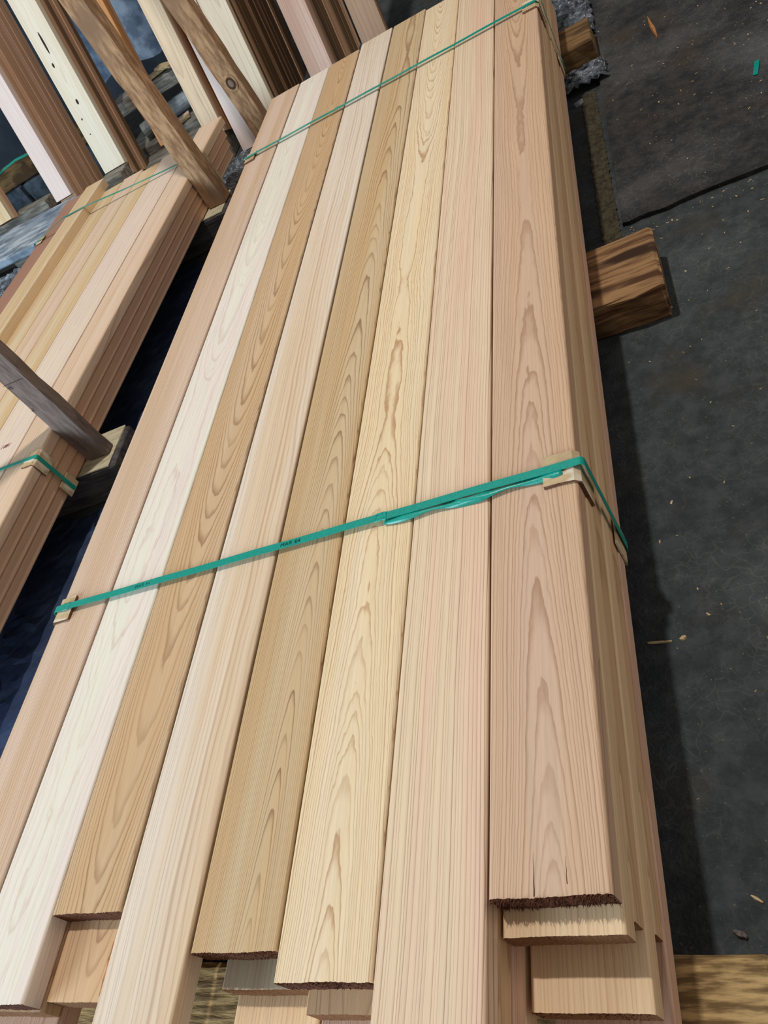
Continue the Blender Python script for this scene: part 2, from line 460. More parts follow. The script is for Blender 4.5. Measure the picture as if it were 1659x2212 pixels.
def box_verts(x0, x1, y0, y1, z0, z1):
    v = [(x0, y0, z0), (x1, y0, z0), (x1, y1, z0), (x0, y1, z0), (x0, y0, z1), (x1, y0, z1), (x1, y1, z1), (x0, y1, z1)]
    f = [(0, 3, 2, 1), (4, 5, 6, 7), (0, 1, 5, 4), (1, 2, 6, 5), (2, 3, 7, 6), (3, 0, 4, 7)]
    return v, f

def rough_timber(name, x0, x1, y0, y1, z0, z1, mat, jit=.003, cut=(8, 3, 3), seed=0, parent=None, chamfer=.006):
    """a sawn timber with uneven faces and knocked corners; origin at its base centre"""
    bm = bmesh.new()
    bmesh.ops.create_cube(bm, size=1.0)
    sx, sy, sz = x1 - x0, y1 - y0, z1 - z0
    for v in bm.verts:
        v.co = Vector((v.co.x * sx, v.co.y * sy, (v.co.z + .5) * sz))
    bmesh.ops.bevel(bm, geom=bm.edges[:], offset=chamfer, segments=1, affect='EDGES')
    longest = max(range(3), key=lambda i: (sx, sy, sz)[i])
    for i in range(1, cut[0] + 1):
        lo = (-sx / 2, -sy / 2, 0)[longest]
        co = [0, 0, 0]; co[longest] = lo + (sx, sy, sz)[longest] * i / (cut[0] + 1)
        no = [0, 0, 0]; no[longest] = 1
        bmesh.ops.bisect_plane(bm, geom=bm.verts[:] + bm.edges[:] + bm.faces[:], plane_co=co, plane_no=no)
    rnd = random.Random(seed)
    for v in bm.verts:
        j = Vector((rnd.uniform(-1, 1), rnd.uniform(-1, 1), rnd.uniform(-1, 0) if v.co.z > sz * .6 else rnd.uniform(0, 1) if v.co.z > .001 else 0)) * jit
        v.co += j
    me = bpy.data.meshes.new(name)
    bm.to_mesh(me); bm.free()
    me.materials.append(mat)
    o = bpy.data.objects.new(name, me)
    COL.objects.link(o)
    o.location = ((x0 + x1) / 2, (y0 + y1) / 2, z0)
    if parent: o.parent = parent
    return o

def ribbon(name, path, width, thick, mat, wdir=None, parent=None, ymid=0.0):
    """a flat band swept along path; wdir(i) gives the direction across the band"""
    n = len(path)
    vs, fs = [], []
    P = [Vector(p) for p in path]
    for i in range(n):
        t = (P[min(i + 1, n - 1)] - P[max(i - 1, 0)]).normalized()
        w = Vector(wdir(i)) if wdir else Vector((0, 1, 0))
        w = (w - t * w.dot(t)).normalized()
        nn = t.cross(w).normalized()
        for sw, sn in ((-1, -1), (1, -1), (1, 1), (-1, 1)):
            vs.append(P[i] + w * (width / 2 * sw) + nn * (thick / 2 * sn))
    for i in range(n - 1):
        a, b = i * 4, (i + 1) * 4
        for k in range(4):
            j = (k + 1) % 4
            fs.append((a + k, a + j, b + j, b + k))
    fs.append((0, 3, 2, 1)); e = (n - 1) * 4; fs.append((e, e + 1, e + 2, e + 3))
    o = mesh_obj(name, vs, fs, mat, parent)
    return o

def corner_guard(name, x, y0, y1, ztop, side, top_w, side_h, thick, loc=(0, 0, 0), rotz=0.0, label='', group=None, seed=0):
    """folded cardboard edge protector on a bundle corner; side=+1 for a right-hand corner"""
    rnd = random.Random(seed)
    root = empty(name, loc, (0, 0, rotz))
    inner, outer = [], []
    s = side
    g0 = .0008
    R = .007
    xin = x + s * g0
    zin = ztop + g0
    inner = [(x - s * top_w, zin + .0005), (x - s * top_w * .5, zin), (x - s * .004, zin), (xin, ztop - .003), (xin, ztop - side_h * .5), (xin + s * .0004, ztop - side_h)]
    def off(k):
        a = inner[max(k - 1, 0)]; b = inner[min(k + 1, len(inner) - 1)]
        t = Vector((b[0] - a[0], b[1] - a[1])).normalized()
        nn = Vector((-t.y, t.x)) * s
        return (inner[k][0] + nn.x * thick, inner[k][1] + nn.y * thick)
    outer = [off(k) for k in range(len(inner))]
    vs, fs, fm = [], [], []
    ys = [y0, y0 + (y1 - y0) * .35, y0 + (y1 - y0) * .68, y1]
    n = len(inner)
    for yy in ys:
        for p in inner: vs.append((p[0], yy + rnd.uniform(-.0012, .0012), p[1]))
        for p in outer: vs.append((p[0] + rnd.uniform(-.0006, .0006), yy + rnd.uniform(-.0012, .0012), p[1] + rnd.uniform(-.0002, .0006)))
    st = 2 * n
    for k in range(len(ys) - 1):
        a, b = k * st, (k + 1) * st
        for i in range(n - 1):
            fs.append((a + n + i, a + n + i + 1, b + n + i + 1, b + n + i)); fm.append(0)
            fs.append((a + i, b + i, b + i + 1, a + i + 1)); fm.append(0)
        for (p, q) in ((0, n), (n - 1, 2 * n - 1)):
            fs.append((a + p, a + q, b + q, b + p)); fm.append(1)
    for a in (0, (len(ys) - 1) * st):
        for i in range(n - 1):
            fs.append((a + i, a + i + 1, a + n + i + 1, a + n + i)); fm.append(1)
    me = mesh_obj('folded_card', vs, fs, [M['card'], M['card_edge']], root, fm)
    # scuffed paper along the fold
    vs2, fs2 = [], []
    xo, zo = outer[2][0] + s * .001, outer[2][1] + .0004
    for i in range(7):
        yy = y0 + (y1 - y0) * (.04 + .92 * i / 6)
        vs2 += [(xo - s * rnd.uniform(.004, .010), yy, zo + .0006), (xo + s * .0036, yy, zo - .0008), (xo + s * (.0052), yy, zo - rnd.uniform(.006, .010))]
    for i in range(6):
        a = i * 3
        fs2 += [(a, a + 1, a + 4, a + 3), (a + 1, a + 2, a + 5, a + 4)]
    tag(root, label, 'edge protector', group)
    return root

def joined_boxes(name, boxes, mat, parent=None):
    vs, fs = [], []
    for b in boxes:
        v, f = box_verts(*b)
        k = len(vs)
        vs += v
        fs += [tuple(i + k for i in q) for q in f]
    return mesh_obj(name, vs, fs, mat, parent)

# ------------------------------------------------------------------ the setting
fl_v, fl_f = box_verts(-9, 7, -6, 9, -.12, 0.0)
fl = mesh_obj('floor', fl_v, fl_f, M['floor'])
tag(fl, 'dark dusty concrete shed floor', None, None, 'structure')

def wavy_slab():
    """raised far floor slab with a broken near edge"""
    rnd = random.Random(4)
    vs, fs = [], []
    nx = 46
    top, bot = [], []
    x0, x1 = -.160, 4.0
    edge = []
    for i in range(nx + 1):
        u = i / nx
        x = x0 + (x1 - x0) * (u ** 2.2)
        edge.append((x, 1.998 + .006 * math.sin(x * 21) + rnd.uniform(-.005, .005)))
    z = .013
    for (x, y) in edge:
        vs.append((x, y, z + rnd.uniform(-.002, .002)))
    for (x, y) in edge:
        vs.append((x, y + .004, 0.0005))
    n = len(edge)
    vs.append((x1, 8.5, z)); vs.append((x0 + .03, 8.5, z))
    vs.append((x0 + .012, 2.7, z)); vs.append((x0 + .03, 8.5, .0005)); vs.append((x0 + .012, 2.7, .0005))
    fs.append(tuple(range(n)) + (2 * n, 2 * n + 1, 2 * n + 2))
    for i in range(n - 1):
        fs.append((i, n + i, n + i + 1, i + 1))
    fs.append((0, 2 * n + 2, 2 * n + 4, n))
    fs.append((2 * n + 2, 2 * n + 1, 2 * n + 3, 2 * n + 4))
    o = mesh_obj('floor', vs, fs, M['slab'])
    tag(o, 'raised rough black slab with a broken edge', None, None, 'structure')
    return o
wavy_slab()

wb_v, wb_f = box_verts(-9, 7, 7.0, 7.2, 0.0, 4.0)
wb = mesh_obj('wall_back', wb_v, wb_f, M['wall'])
tag(wb, 'dark shed wall behind the leaning boards', None, None, 'structure')

# ------------------------------------------------------------------ the big bundle in front
T = .038
XL = [-1.388, -1.243, -1.1025, -.9584, -.8137, -.6725, -.5322, -.3912]     # left edge of each column
WB = .1385
W8 = .142                          # the right-hand column is a touch wider
XR = XL[7] + W8
def put_board(col, lay, y0, y1, mat, label, group, rag=.002, fr=None, dx=0.0, W=WB, end=None, seed=None):
    z = TOP - lay * T - (0.0003 * lay)
    if col == 7: W = W8
    seed = seed if seed is not None else col * 17 + lay * 131
    o = board_obj('cedar_board', y1 - y0, W, T - .0003, mat, (XL[col] + W / 2 + dx, y0, z), ncol=(56 if rag else 4), rag=rag, seed=seed, end=end or M['end'], r=.0045)
    tag(o, label, 'board', group)
    if fr:
        fringe(o, W, T, *fr, seed=seed)
    return o
TG = 'cedar boards of the big bundle top row'
top_rows = [
    (0, .20, 3.402, 't1', 'tan straight-grained cedar board on the left edge of the big bundle top row', None),
    (1, .151, 3.396, 't2', 'whitest cedar board in the big bundle top row, second from the left', (60, .0008, .0022, .3)),
    (2, .268, 3.400, 't3', 'brown cedar board with V-shaped grain, third from left, cut short at the near end', (120, .0008, .0028, .3)),
    (3, .075, 3.434, 't4', 'pale yellow striped cedar board, fourth from left, running off the bottom of the photo', None),
    (4, .211, 3.428, 't5', 'tan cedar board with dark pointed eye-shaped grain, fifth from left in top row', (420, .0015, .0050, .7)),
    (5, .177, 3.402, 't6', 'cream cedar board with wavy orange grain, third from right in top row', (420, .0015, .0045, .6)),
    (6, .050, 3.470, 't7', 'pale cedar board with straight dark lines and pink band, second from right in top row', None),
    (7, .258, 3.480, 't8', 'pinkish tan cedar board on the right edge of the big bundle top row', (900, .0025, .0105, 1.3)),
]
tops = []
for (c, y0, y1, mk, lab, fr) in top_rows:
    tops.append(put_board(c, 0, y0, y1, M[mk], lab, TG, rag=.0015 if fr else .0006, fr=fr, end=M['end_torn'] if fr else M['end']))

LG = 'lower boards of the big bundle'
lows = {
    (1, 1): (.148, 'c1', 'tan board directly under the white cedar board, bottom left corner'),
    (1, 2): (.10, 'c3', 'pinkish board two below the white cedar board, at the bottom left corner'),
    (2, 1): (.161, 'c1', 'board with arched grain showing under the short brown cedar board'),
    (2, 2): (.24, 'c1', 'shaded board below the one with arched grain at bottom left'),
    (3, 1): (.30, 'c1', 'recessed board hidden in shade right below the fourth top board'),
    (3, 2): (.31, 'k3', 'dark reddish board end deep in the gap under the fourth top board'),
    (4, 2): (.184, 'c4', 'greyish white cracked board end under the tan board with eye-shaped grain'),
    (4, 3): (.06, 'c2', 'pale yellow board under the greyish white cracked board end'),
    (5, 2): (.157, 'c1', 'board end with a chipped corner under the cream wavy-grained board'),
    (5, 3): (.05, 'c3', 'shaded board under the board end with the chipped corner'),
    (6, 1): (.05, 'c1', 'board directly under the pink-banded top board at the bottom edge'),
    (6, 2): (.04, 'c3', 'purplish board two below the pink-banded top board'),
    (6, 3): (.05, 'c2', 'board three below the pink-banded top board'),
    (7, 1): (.228, 'c2', 'pale yellowish board end right under the torn end of the right edge board'),
    (7, 2): (.250, 'c1', 'recessed third board down on the right edge of the big bundle'),
    (7, 3): (.168, 'c2', 'fourth board down on the right edge, orange pale end near the bottom'),
    (7, 4): (.255, 'c1', 'recessed fifth board down on the right edge of the big bundle'),
    (7, 5): (.03, 'c3', 'bottom board on the right edge of the big bundle, resting on the timbers'),
}
DX = {(7, 1): .001, (7, 2): .001, (7, 3): .004, (7, 4): .004, (7, 5): .006, (6, 2): .0015, (6, 3): .001}
hid = random.Random(9)
for c in range(8):
    for lay in range(1, 6):
        k = (c, lay)
        y1 = 3.40 + hid.uniform(-.02, .05)
        if k in lows:
            y0, mk, lab = lows[k]
            fr = {(7, 3): (260, .001, .003, .4), (7, 1): (80, .0006, .0016, .1)}.get(k)
            o = put_board(c, lay, y0, y1, M[mk], lab, LG, rag=.0008, fr=fr, dx=DX.get(k, 0.0))
            if k == (5, 2):
                pass
        else:
            y0 = hid.uniform(.26, .34)
            put_board(c, lay, y0, y1, M[('c1', 'c2', 'c3')[(c + lay) % 3]], 'cedar board buried inside the big bundle under the top row', 'boards buried in the big bundle', rag=0)

# splinter torn along the edge of the arched-grain board
o = rough_timber('wood_splinter', -.985, -.978, .165, .235, TOP - T + .0005, TOP - T + .014, M['chip_orange'], jit=.0015, cut=(5, 1, 1), seed=3, chamfer=.001)
tag(o, 'thin reddish splinter lying in the gap beside the pale yellow striped board', 'splinter')
# drying cracks of two boards
def crack(parent, x, y0, y1, w=.0008):
    n = 6
    vs, fs = [], []
    rnd = random.Random(int(abs(x) * 9999))
    for i in range(n + 1):
        t = i / n
        ww = w * (1 - t) + .0001
        xx = x + rnd.uniform(-.0004, .0004)
        vs += [(xx - ww / 2, y0 + (y1 - y0) * t, .00025), (xx + ww / 2, y0 + (y1 - y0) * t, .00025), (xx, y0 + (y1 - y0) * t, -.0005)]
    for i in range(n):
        a = i * 3
        fs += [(a, a + 1, a + 4, a + 3)]
    fs += [(0, 2, 1)]
    c = mesh_obj('drying_crack', vs, fs, M['pith'], parent)
    c['label'] = 'fine dark drying crack'
    return c
crack(tops[7], -.016, .001, .048, .0013)
crack(tops[7], .022, .012, .042, .0008)

# ------------------------------------------------------------------ support timbers on the floor
o = rough_timber('support_timber', -1.62, -.135, .04, .252, 0, TOP - 6 * T - .004, M['weathered_olive'], jit=.002, cut=(20, 3, 3), seed=1, chamfer=.006)
tag(o, 'olive brown weathered timber under the near end of the big bundle', 'timber', 'support timbers under the big bundle')
o = rough_timber('support_timber', -1.62, -.088, 1.570, 1.810, 0, TOP - 6 * T - .004, M['weathered'], jit=.003, cut=(22, 3, 3), seed=2, chamfer=.005)
tag(o, 'split streaky timber jutting out under the middle of the big bundle', 'timber', 'support timbers under the big bundle')
o = rough_timber('support_timber', -1.62, -.137, 3.03, 3.23, 0, TOP - 6 * T - .004, M['weathered_brown'], jit=.003, cut=(22, 3, 3), seed=3, chamfer=.005)
tag(o, 'brown timber block jutting out under the far end of the big bundle', 'timber', 'support timbers under the big bundle')

# ------------------------------------------------------------------ straps of the big bundle
XLE, XRE = XL[0], XR + .007
BOT = TOP - 6 * T - .002
def strap_loop(name, y, th, label, group, rise=.010, xl=XLE, xr=XRE, top=TOP, bot=BOT, loc=(0, 0, 0), rotz=0.0, w=.016):
    root = empty(name, loc, (0, 0, rotz))
    tag(root, label, 'strap', group)
    g = .0075
    path = []
    def arc(cx, cz, r, a0, a1, n=5):
        for k in range(n + 1):
            a = a0 + (a1 - a0) * k / n
            path.append((cx + r * math.cos(a), y, cz + r * math.sin(a)))
    r = .008
    n = 24
    arc(xr + g - r, top + rise - r, r, math.pi / 2, 0)
    arc(xr + g - r, bot - .0012 + r - .0008, r, 0, -math.pi / 2)
    arc(xl - g + r, bot - .0012 + r - .0008, r, -math.pi / 2, -math.pi)
    arc(xl - g + r, top + rise - r, r, math.pi, math.pi / 2)
    x0, x1 = path[-1][0], path[0][0]
    for k in range(1, n):
        path.append((x0 + (x1 - x0) * k / n, y, top + rise + .0006 * math.sin(k * 1.3)))
    path.append(path[0])
    b = ribbon('strap_band', path, w, .0009, M['strap'], parent=root)
    return root
s1 = strap_loop('packing_strap', .878, 0, 'green plastic strap around the near half of the big bundle, with a loose twisted tail', 'green straps of the big bundle')
s2 = strap_loop('packing_strap', 2.872, 0, 'green plastic strap around the far end of the big bundle', 'green straps of the big bundle')

def weld(parent, x0, x1, y, z, w=.0185):
    b = bmesh.new()
    bmesh.ops.create_cube(b, size=1.0)
    for v in b.verts:
        v.co = Vector(((x0 + x1) / 2 + v.co.x * (x1 - x0), y + v.co.y * w, z + v.co.z * .0022))
    bmesh.ops.bevel(b, geom=b.edges[:], offset=.0006, segments=1, affect='EDGES')
    for i in range(1, 4):
        bmesh.ops.bisect_plane(b, geom=b.verts[:] + b.edges[:] + b.faces[:], plane_co=(x0 + (x1 - x0) * i / 4, 0, 0), plane_no=(1, 0, 0))
    for v in b.verts:
        v.co.z += .0004 * math.sin(v.co.x * 900)
        v.co.y += .0006 * math.sin(v.co.x * 500)
    me = bpy.data.meshes.new('strap_weld'); b.to_mesh(me); b.free()
    me.materials.append(M['strap_weld'])
    o = bpy.data.objects.new('strap_weld', me); COL.objects.link(o); o.parent = parent
    o['label'] = 'shiny crimped weld of the strap'
    return o
weld(s1, -.603, -.580, .878, TOP + .0105)
weld(s1, -1.366, -1.347, .878, TOP + .0108)
weld(s2, -.992, -.972, 2.872, TOP + .0105)
weld(s2, -.700, -.690, 2.872, TOP + .0105, .0178)

def print_text(parent, txt, x0, y, z, size):
    cu = bpy.data.curves.new('printed_marking', 'FONT')
    cu.body = txt
    cu.size = size
    cu.space_character = 1.15
    cu.extrude = .00012
    tmp = bpy.data.objects.new('printed_marking', cu)
    COL.objects.link(tmp)
    dg = bpy.context.evaluated_depsgraph_get()
    me = bpy.data.meshes.new_from_object(tmp.evaluated_get(dg))
    COL.objects.unlink(tmp); bpy.data.objects.remove(tmp)
    me.materials.clear(); me.materials.append(M['ink'])
    o = bpy.data.objects.new('printed_marking', me)
    COL.objects.link(o)
    o.parent = parent
    o.location = (x0, y, z)
    o['label'] = 'small dark printed letters and digits'
    return o
print_text(s1, 'MAR 64', -.802, .8738, TOP + .01075, .0118)
print_text(s1, 'MAR 64', -1.160, .8738, TOP + .01075, .0110)

# loose tail of the near strap, twisting under the tight band
n = 44
pth, ang = [], []
for i in range(n + 1):
    u = i / n
    x = -.585 + u * .315
    dip = math.sin(math.pi * u)
    yy = .8705 - .0055 * dip - .0035 * math.sin(u * 15.0)
    zz = TOP + .0062 - .0010 * math.cos(u * 15.0)
    if u > .9: zz = TOP + .0062 + (u - .9) * .028
    pth.append((x, yy, zz))
    ang.append((.35 + .75 * math.sin(u * 15.0 + .4)) * dip ** .5)
def wd(i):
    return (0, math.cos(ang[i]), math.sin(ang[i]) * .62)
tail = ribbon('strap_tail', pth, .0135, .0008, M['strap'], wdir=wd, parent=s1)
for p in tail.data.polygons: p.use_smooth = True
tail['label'] = 'loose twisted end of the strap'

GG = 'cardboard edge protectors on the big bundle'
corner_guard('edge_protector', XR, .846, .908, TOP, 1, .052, .066, .0055, label='cardboard edge protector under the near strap on the right top corner of the big bundle', group=GG, seed=1)
corner_guard('edge_protector', XLE, .846, .905, TOP, -1, .046, .060, .0055, label='grey cardboard edge protector under the near strap on the left top corner of big bundle', group=GG, seed=2)
corner_guard('edge_protector', XR, 2.836, 2.910, TOP, 1, .046, .066, .0055, label='white cardboard edge protector under the far strap on the right top corner', group=GG, seed=3)
corner_guard('edge_protector', XLE, 2.840, 2.902, TOP, -1, .046, .060, .0055, label='small cardboard edge protector under the far strap on the left top corner', group=GG, seed=4)
def low_guard(y0, y1, lab, seed):
    rnd = random.Random(seed)
    x = XR + .0072
    z0, z1 = BOT - .004, BOT + .062
    vs, fs = [], []
    ys = [y0, (y0 + y1) / 2, y1]
    prof = [(x, z1), (x, z0 + .008), (x - .002, z0 + .001)]
    prof2 = [(x + .0032, z1 - .001), (x + .0036, z0 + .006), (x + .001, z0 - .003)]
    for yy in ys:
        for p in prof + prof2:
            vs.append((p[0] - (.0005 if p in prof else 0) * 0, yy + rnd.uniform(-.002, .002), p[1]))
    for k in range(2):
        a, b = k * 6, (k + 1) * 6
        for i in range(2):
            fs += [(a + 3 + i, b + 3 + i, b + 4 + i, a + 4 + i), (a + i, a + i + 1, b + i + 1, b + i)]
        fs += [(a, b, b + 3, a + 3), (a + 2, a + 5, b + 5, b + 2)]
    for a in (0, 12):
        for i in range(2):
            fs.append((a + i, a + 3 + i, a + 4 + i, a + i + 1))
    o = mesh_obj('edge_protector', vs, fs, M['card'])
    tag(o, lab, 'edge protector', GG)
low_guard(.845, .905, 'cardboard edge protector under the near strap low on the right side', 5)
low_guard(2.83, 2.89, 'cardboard edge protector under the far strap low on the right side', 6)

# ------------------------------------------------------------------ second bundle on the left
YAW = -.0416
OX, OY = -1.931, 0.0
LZ = TOP - .04
ca, sa = math.cos(YAW), math.sin(YAW)
def LW(u, v):
    return (OX + u * ca - v * sa, OY + u * sa + v * ca)
lcols = [(-.139, 0.0), (-.3165, -.1425), (-.440, -.3185), (-.5675, -.4425), (-.711, -.5705), (-.851, -.7135), (-1.052, -.8535)]
lmat = ['l1', 'l2', 'l3', 'l1', 'l4', 'l3', 'l5']
lend = [3.73, 3.600, 3.565, 3.60, 3.58, 3.60, 3.745]
llab = ['pinkish straight-grained board on the right edge of the left bundle, longest at far end',
        'pale board with red wavy grain, second from the right edge of the left bundle',
        'honey striped board, third from the right edge of the left bundle',
        'plain pinkish pale board, fourth from the right edge of the left bundle',
        'yellowish board beside the loose stick on the left bundle',
        'board of the left bundle mostly covered by the loose stick',
        'mauve brown board on the left edge of the left bundle']
LB = 'boards of the left bundle top row'
for i, ((u0, u1), mk, ye, lab) in enumerate(zip(lcols, lmat, lend, llab)):
    W = u1 - u0 - .002
    x, y = LW((u0 + u1) / 2, .72)
    o = board_obj('cedar_board', ye - .72, W, T - .0003, M[mk], (x, y, LZ), (0, 0, YAW), r=.005 if i == 0 else .003, seed=i)
    tag(o, lab, 'board', LB)
    if i == 1:
        ou = (u0 + u1) / 2
        segs = [(-.238 - ou + .012 * k, 1.675 - .72, -.233 - ou + .012 * k, 1.692 - .72) for k in range(4)]
        segs += [(-.226 - ou + .004 * k, 1.677 - .72, -.222 - ou + .004 * k, 1.690 - .72) for k in range(5)]
        red_jobs = (o, segs)
low_l = ['second board down on the right side of the left bundle', 'third board down, rounded, on the right side of the left bundle', 'bottom board on the right side of the left bundle']
for lay in (1, 2, 3):
    for i, (u0, u1) in enumerate(lcols):
        x, y = LW((u0 + u1) / 2 - .004 * lay, .72)
        ye = 3.70 - .02 * lay if i == 0 else 3.58
        o = board_obj('cedar_board', ye - .72, u1 - u0 - .002, T - .0003, M['l6'] if i == 0 else M['l1'], (x, y, LZ - lay * T - .0003 * lay), (0, 0, YAW), r=.0065 if i == 0 else .003, seed=i + lay)
        if i == 0:
            tag(o, low_l[lay - 1], 'board', 'lower boards of the left bundle')
        else:
            tag(o, 'board buried inside the left bundle under its top row', 'board', 'boards buried in the left bundle')
LBOT = LZ - 4 * T - .0012

# loose stick lying on the left bundle
def waney_stick():
    L = 2.4
    n = 24
    vs, fs = [], []
    rnd = random.Random(12)
    for k in range(n + 1):
        y = L * k / n
        wv = .016 * max(0, math.sin(y * 2.1 + .6)) + rnd.uniform(-.001, .001)
        top_r = .0625 - wv * .6
        prof = [(-.0615, .0), (.0615, .0), (.0615 - wv * .3, .016), (top_r, .039), (-.055, .040), (-.0615, .034)]
        for p in prof:
            vs.append((p[0] + .004 * math.sin(y * 1.7), y, p[1]))
    m = 6
    for k in range(n):
        for i in range(m):
            j = (i + 1) % m
            fs.append((k * m + i, k * m + j, (k + 1) * m + j, (k + 1) * m + i))
    fs.append(tuple(reversed(range(m)))); fs.append(tuple(n * m + i for i in range(m)))
    x, y = LW(-.7485, 3.645 - L)
    o = mesh_obj('loose_stick', vs, fs, [M['l3']])
    o.location = (x, y, LZ + .0006)
    o.rotation_euler = (0, 0, YAW)
    tag(o, 'loose rough-edged stick lying lengthwise on top of the left bundle', 'stick')
waney_stick()

# timbers and posts of the left rack
o = rough_timber('rack_timber', -2.92, -1.735, 1.615, 1.80, 0, LBOT - .006, M['rack_dark'], jit=.002, cut=(16, 3, 3), seed=11)
tag(o, 'dark timber with pale shim under the left bundle near the middle post', 'timber', 'timbers under the left bundle')
def shim(parent, x0, x1, y0, y1, z):
    v, f = box_verts(x0 - parent.location.x, x1 - parent.location.x, y0 - parent.location.y, y1 - parent.location.y, z - parent.location.z, z + .0035 - parent.location.z)
    v = [(a + .002 * math.sin(i * 3), b + .002 * math.cos(i * 5), c) for i, (a, b, c) in enumerate(v)]
    q = mesh_obj('shim', v, f, M['pale_shim'], parent)
    q['label'] = 'pale wood shim'
shim(o, -1.90, -1.752, 1.617, 1.80, LBOT - .006)
o = rough_timber('rack_timber', -2.92, -1.705, 3.085, 3.27, 0, LBOT - .006, M['rack_dark'], jit=.002, cut=(16, 3, 3), seed=12)
tag(o, 'dark timber under the far end of the left bundle', 'timber', 'timbers under the left bundle')
shim(o, -1.86, -1.718, 3.088, 3.268, LBOT - .006)
o = rough_timber('rack_post', -1.858, -1.768, 1.675, 1.716, LBOT - .002, 2.2, M['post_dark'], jit=.0025, cut=(26, 1, 1), seed=13, chamfer=.003)
tag(o, 'grey brown rough post standing against the left bundle at the left photo edge', 'post', 'rough rack posts')
def strokes(name, parent, segs, w, plane, mat, lab):
    """thin drawn strokes on a flat face; segs in the parent's local coordinates (a, b); plane maps them to xyz"""
    vs, fs = [], []
    for (a0, b0, a1, b1) in segs:
        d = Vector((a1 - a0, b1 - b0)).normalized()
        nn = Vector((-d.y, d.x)) * (w / 2)
        k = len(vs)
        for off in (0.0, -.0004):
            for (a, b) in ((a0 - nn.x, b0 - nn.y), (a1 - nn.x, b1 - nn.y), (a1 + nn.x, b1 + nn.y), (a0 + nn.x, b0 + nn.y)):
                vs.append(plane(a, b, off))
        fs += [(k, k + 1, k + 2, k + 3), (k + 7, k + 6, k + 5, k + 4), (k, k + 4, k + 5, k + 1), (k + 1, k + 5, k + 6, k + 2), (k + 2, k + 6, k + 7, k + 3), (k + 3, k + 7, k + 4, k)]
    q = mesh_obj(name, vs, fs, mat, parent)
    q['label'] = lab
    return q
pzb = o.location
strokes('red_stamp', red_jobs[0], red_jobs[1], .0032, lambda a, b, off: (a, b, .0006 + off), simple('red_stamp_ink', (176, 116, 116), (150, 92, 96), (200, 200, 200)), 'faded red stamp strokes')
pb = lambda x, z, off: (x - pzb.x, 1.675 - .0036 + off - pzb.y, z + TOP - pzb.z)
pm = strokes('pencil_mark', o, [(-1.857, .151, -1.780, .148), (-1.848, .146, -1.850, .134), (-1.836, .146, -1.846, .139), (-1.846, .139, -1.844, .133), (-1.844, .133, -1.837, .132), (-1.837, .132, -1.836, .138), (-1.836, .138, -1.845, .139),
        (-1.856, .043, -1.851, .044), (-1.851, .044, -1.845, .052), (-1.851, .044, -1.846, .039)], .0013, pb, M['pith'], 'dark pencil line and scribbled marks')
pm['kind'] = 'stuff'
o = rough_timber('rack_post', -1.797, -1.707, 3.157, 3.226, LBOT - .002, 2.4, M['post'], jit=.003, cut=(26, 1, 1), seed=14, chamfer=.003)
o.rotation_euler = (0, .012, -.08)
tag(o, 'light brown rough post standing at the far end of the left bundle', 'post', 'rough rack posts')
pc = rough_timber('rack_post', -1.700, -1.606, 3.75, 3.822, 0, 2.4, M['post'], jit=.003, cut=(28, 1, 1), seed=15, chamfer=.003)
pc.rotation_euler = (0, -.02, 0)
tag(pc, 'rough post with a big round knot behind the far left corner of the big bundle', 'post', 'rough rack posts')
# the post's knot: concentric proud rings
def knot_rings(parent, x, y, z):
    for k, (r, d, mk) in enumerate(((.036, .0012, 'post'), (.027, .0020, 'weathered_brown'), (.016, .0026, 'post_dark'))):
        vs, fs = [], []
        nn = 20
        for i in range(nn):
            a = 2 * math.pi * i / nn
            vs.append((x + r * math.cos(a) * .85, y, z + r * math.sin(a) * 1.1))
        for i in range(nn):
            a = 2 * math.pi * i / nn
            vs.append((x + r * .9 * math.cos(a) * .85, y - d, z + r * .9 * math.sin(a) * 1.1))
        for i in range(nn):
            j = (i + 1) % nn
            fs.append((i, j, nn + j, nn + i))
        fs.append(tuple(nn + i for i in range(nn)))
        kk = mesh_obj('knot', vs, fs, M[mk], parent)
        kk['label'] = 'round brown knot'
knot_rings(pc, .004, -.0375, .375)

# straps of the left bundle
def left_strap(v, label, xl_u=-1.070, w=.014, rise=.006, raise_on_stick=False):
    root = empty('packing_strap', (OX, OY, 0), (0, 0, YAW))
    tag(root, label, 'strap', 'green straps of the left bundle')
    xr, xl = .006, xl_u - .006
    top = LZ + rise
    bot = LBOT - .0012
    pts = [(xr - .005, top), (xr - .0012, top - .0016), (xr, top - .006), (xr, bot + .004), (xr - .004, bot), (xl + .004, bot), (xl, bot + .004), (xl, top - .004), (xl + .004, top)]
    if raise_on_stick:
        pts += [(-.825, LZ + .044), (-.685, LZ + .044), (-.45, LZ + .026), (-.2, LZ + .012)]
    else:
        pts += [(-.8, top), (-.4, top)]
    pts.append(pts[0])
    path = [(p[0], v, p[1]) for p in pts]
    ribbon('strap_band', path, w, .0009, M['strap'], parent=root)
    return root
left_strap(1.56, 'green strap around the left bundle near the left photo edge')
left_strap(3.372, 'green strap around the far end of the left bundle, passing over the loose stick', raise_on_stick=True)
LGG = 'cardboard edge protectors on the left bundle'
corner_guard('edge_protector', 0.0, 1.528, 1.592, LZ, 1, .045, .052, .004, (OX, OY, 0), YAW, 'grey cardboard edge protector on the left bundle near the middle post', LGG, 7)
corner_guard('edge_protector', 0.0, 3.34, 3.404, LZ, 1, .045, .052, .004, (OX, OY, 0), YAW, 'cardboard edge protector behind the light brown post on the left bundle', LGG, 8)
corner_guard('edge_protector', -1.054, 3.34, 3.404, LZ, -1, .045, .052, .004, (OX, OY, 0), YAW, 'small edge protector on the mauve board under the left bundle strap', LGG, 9)
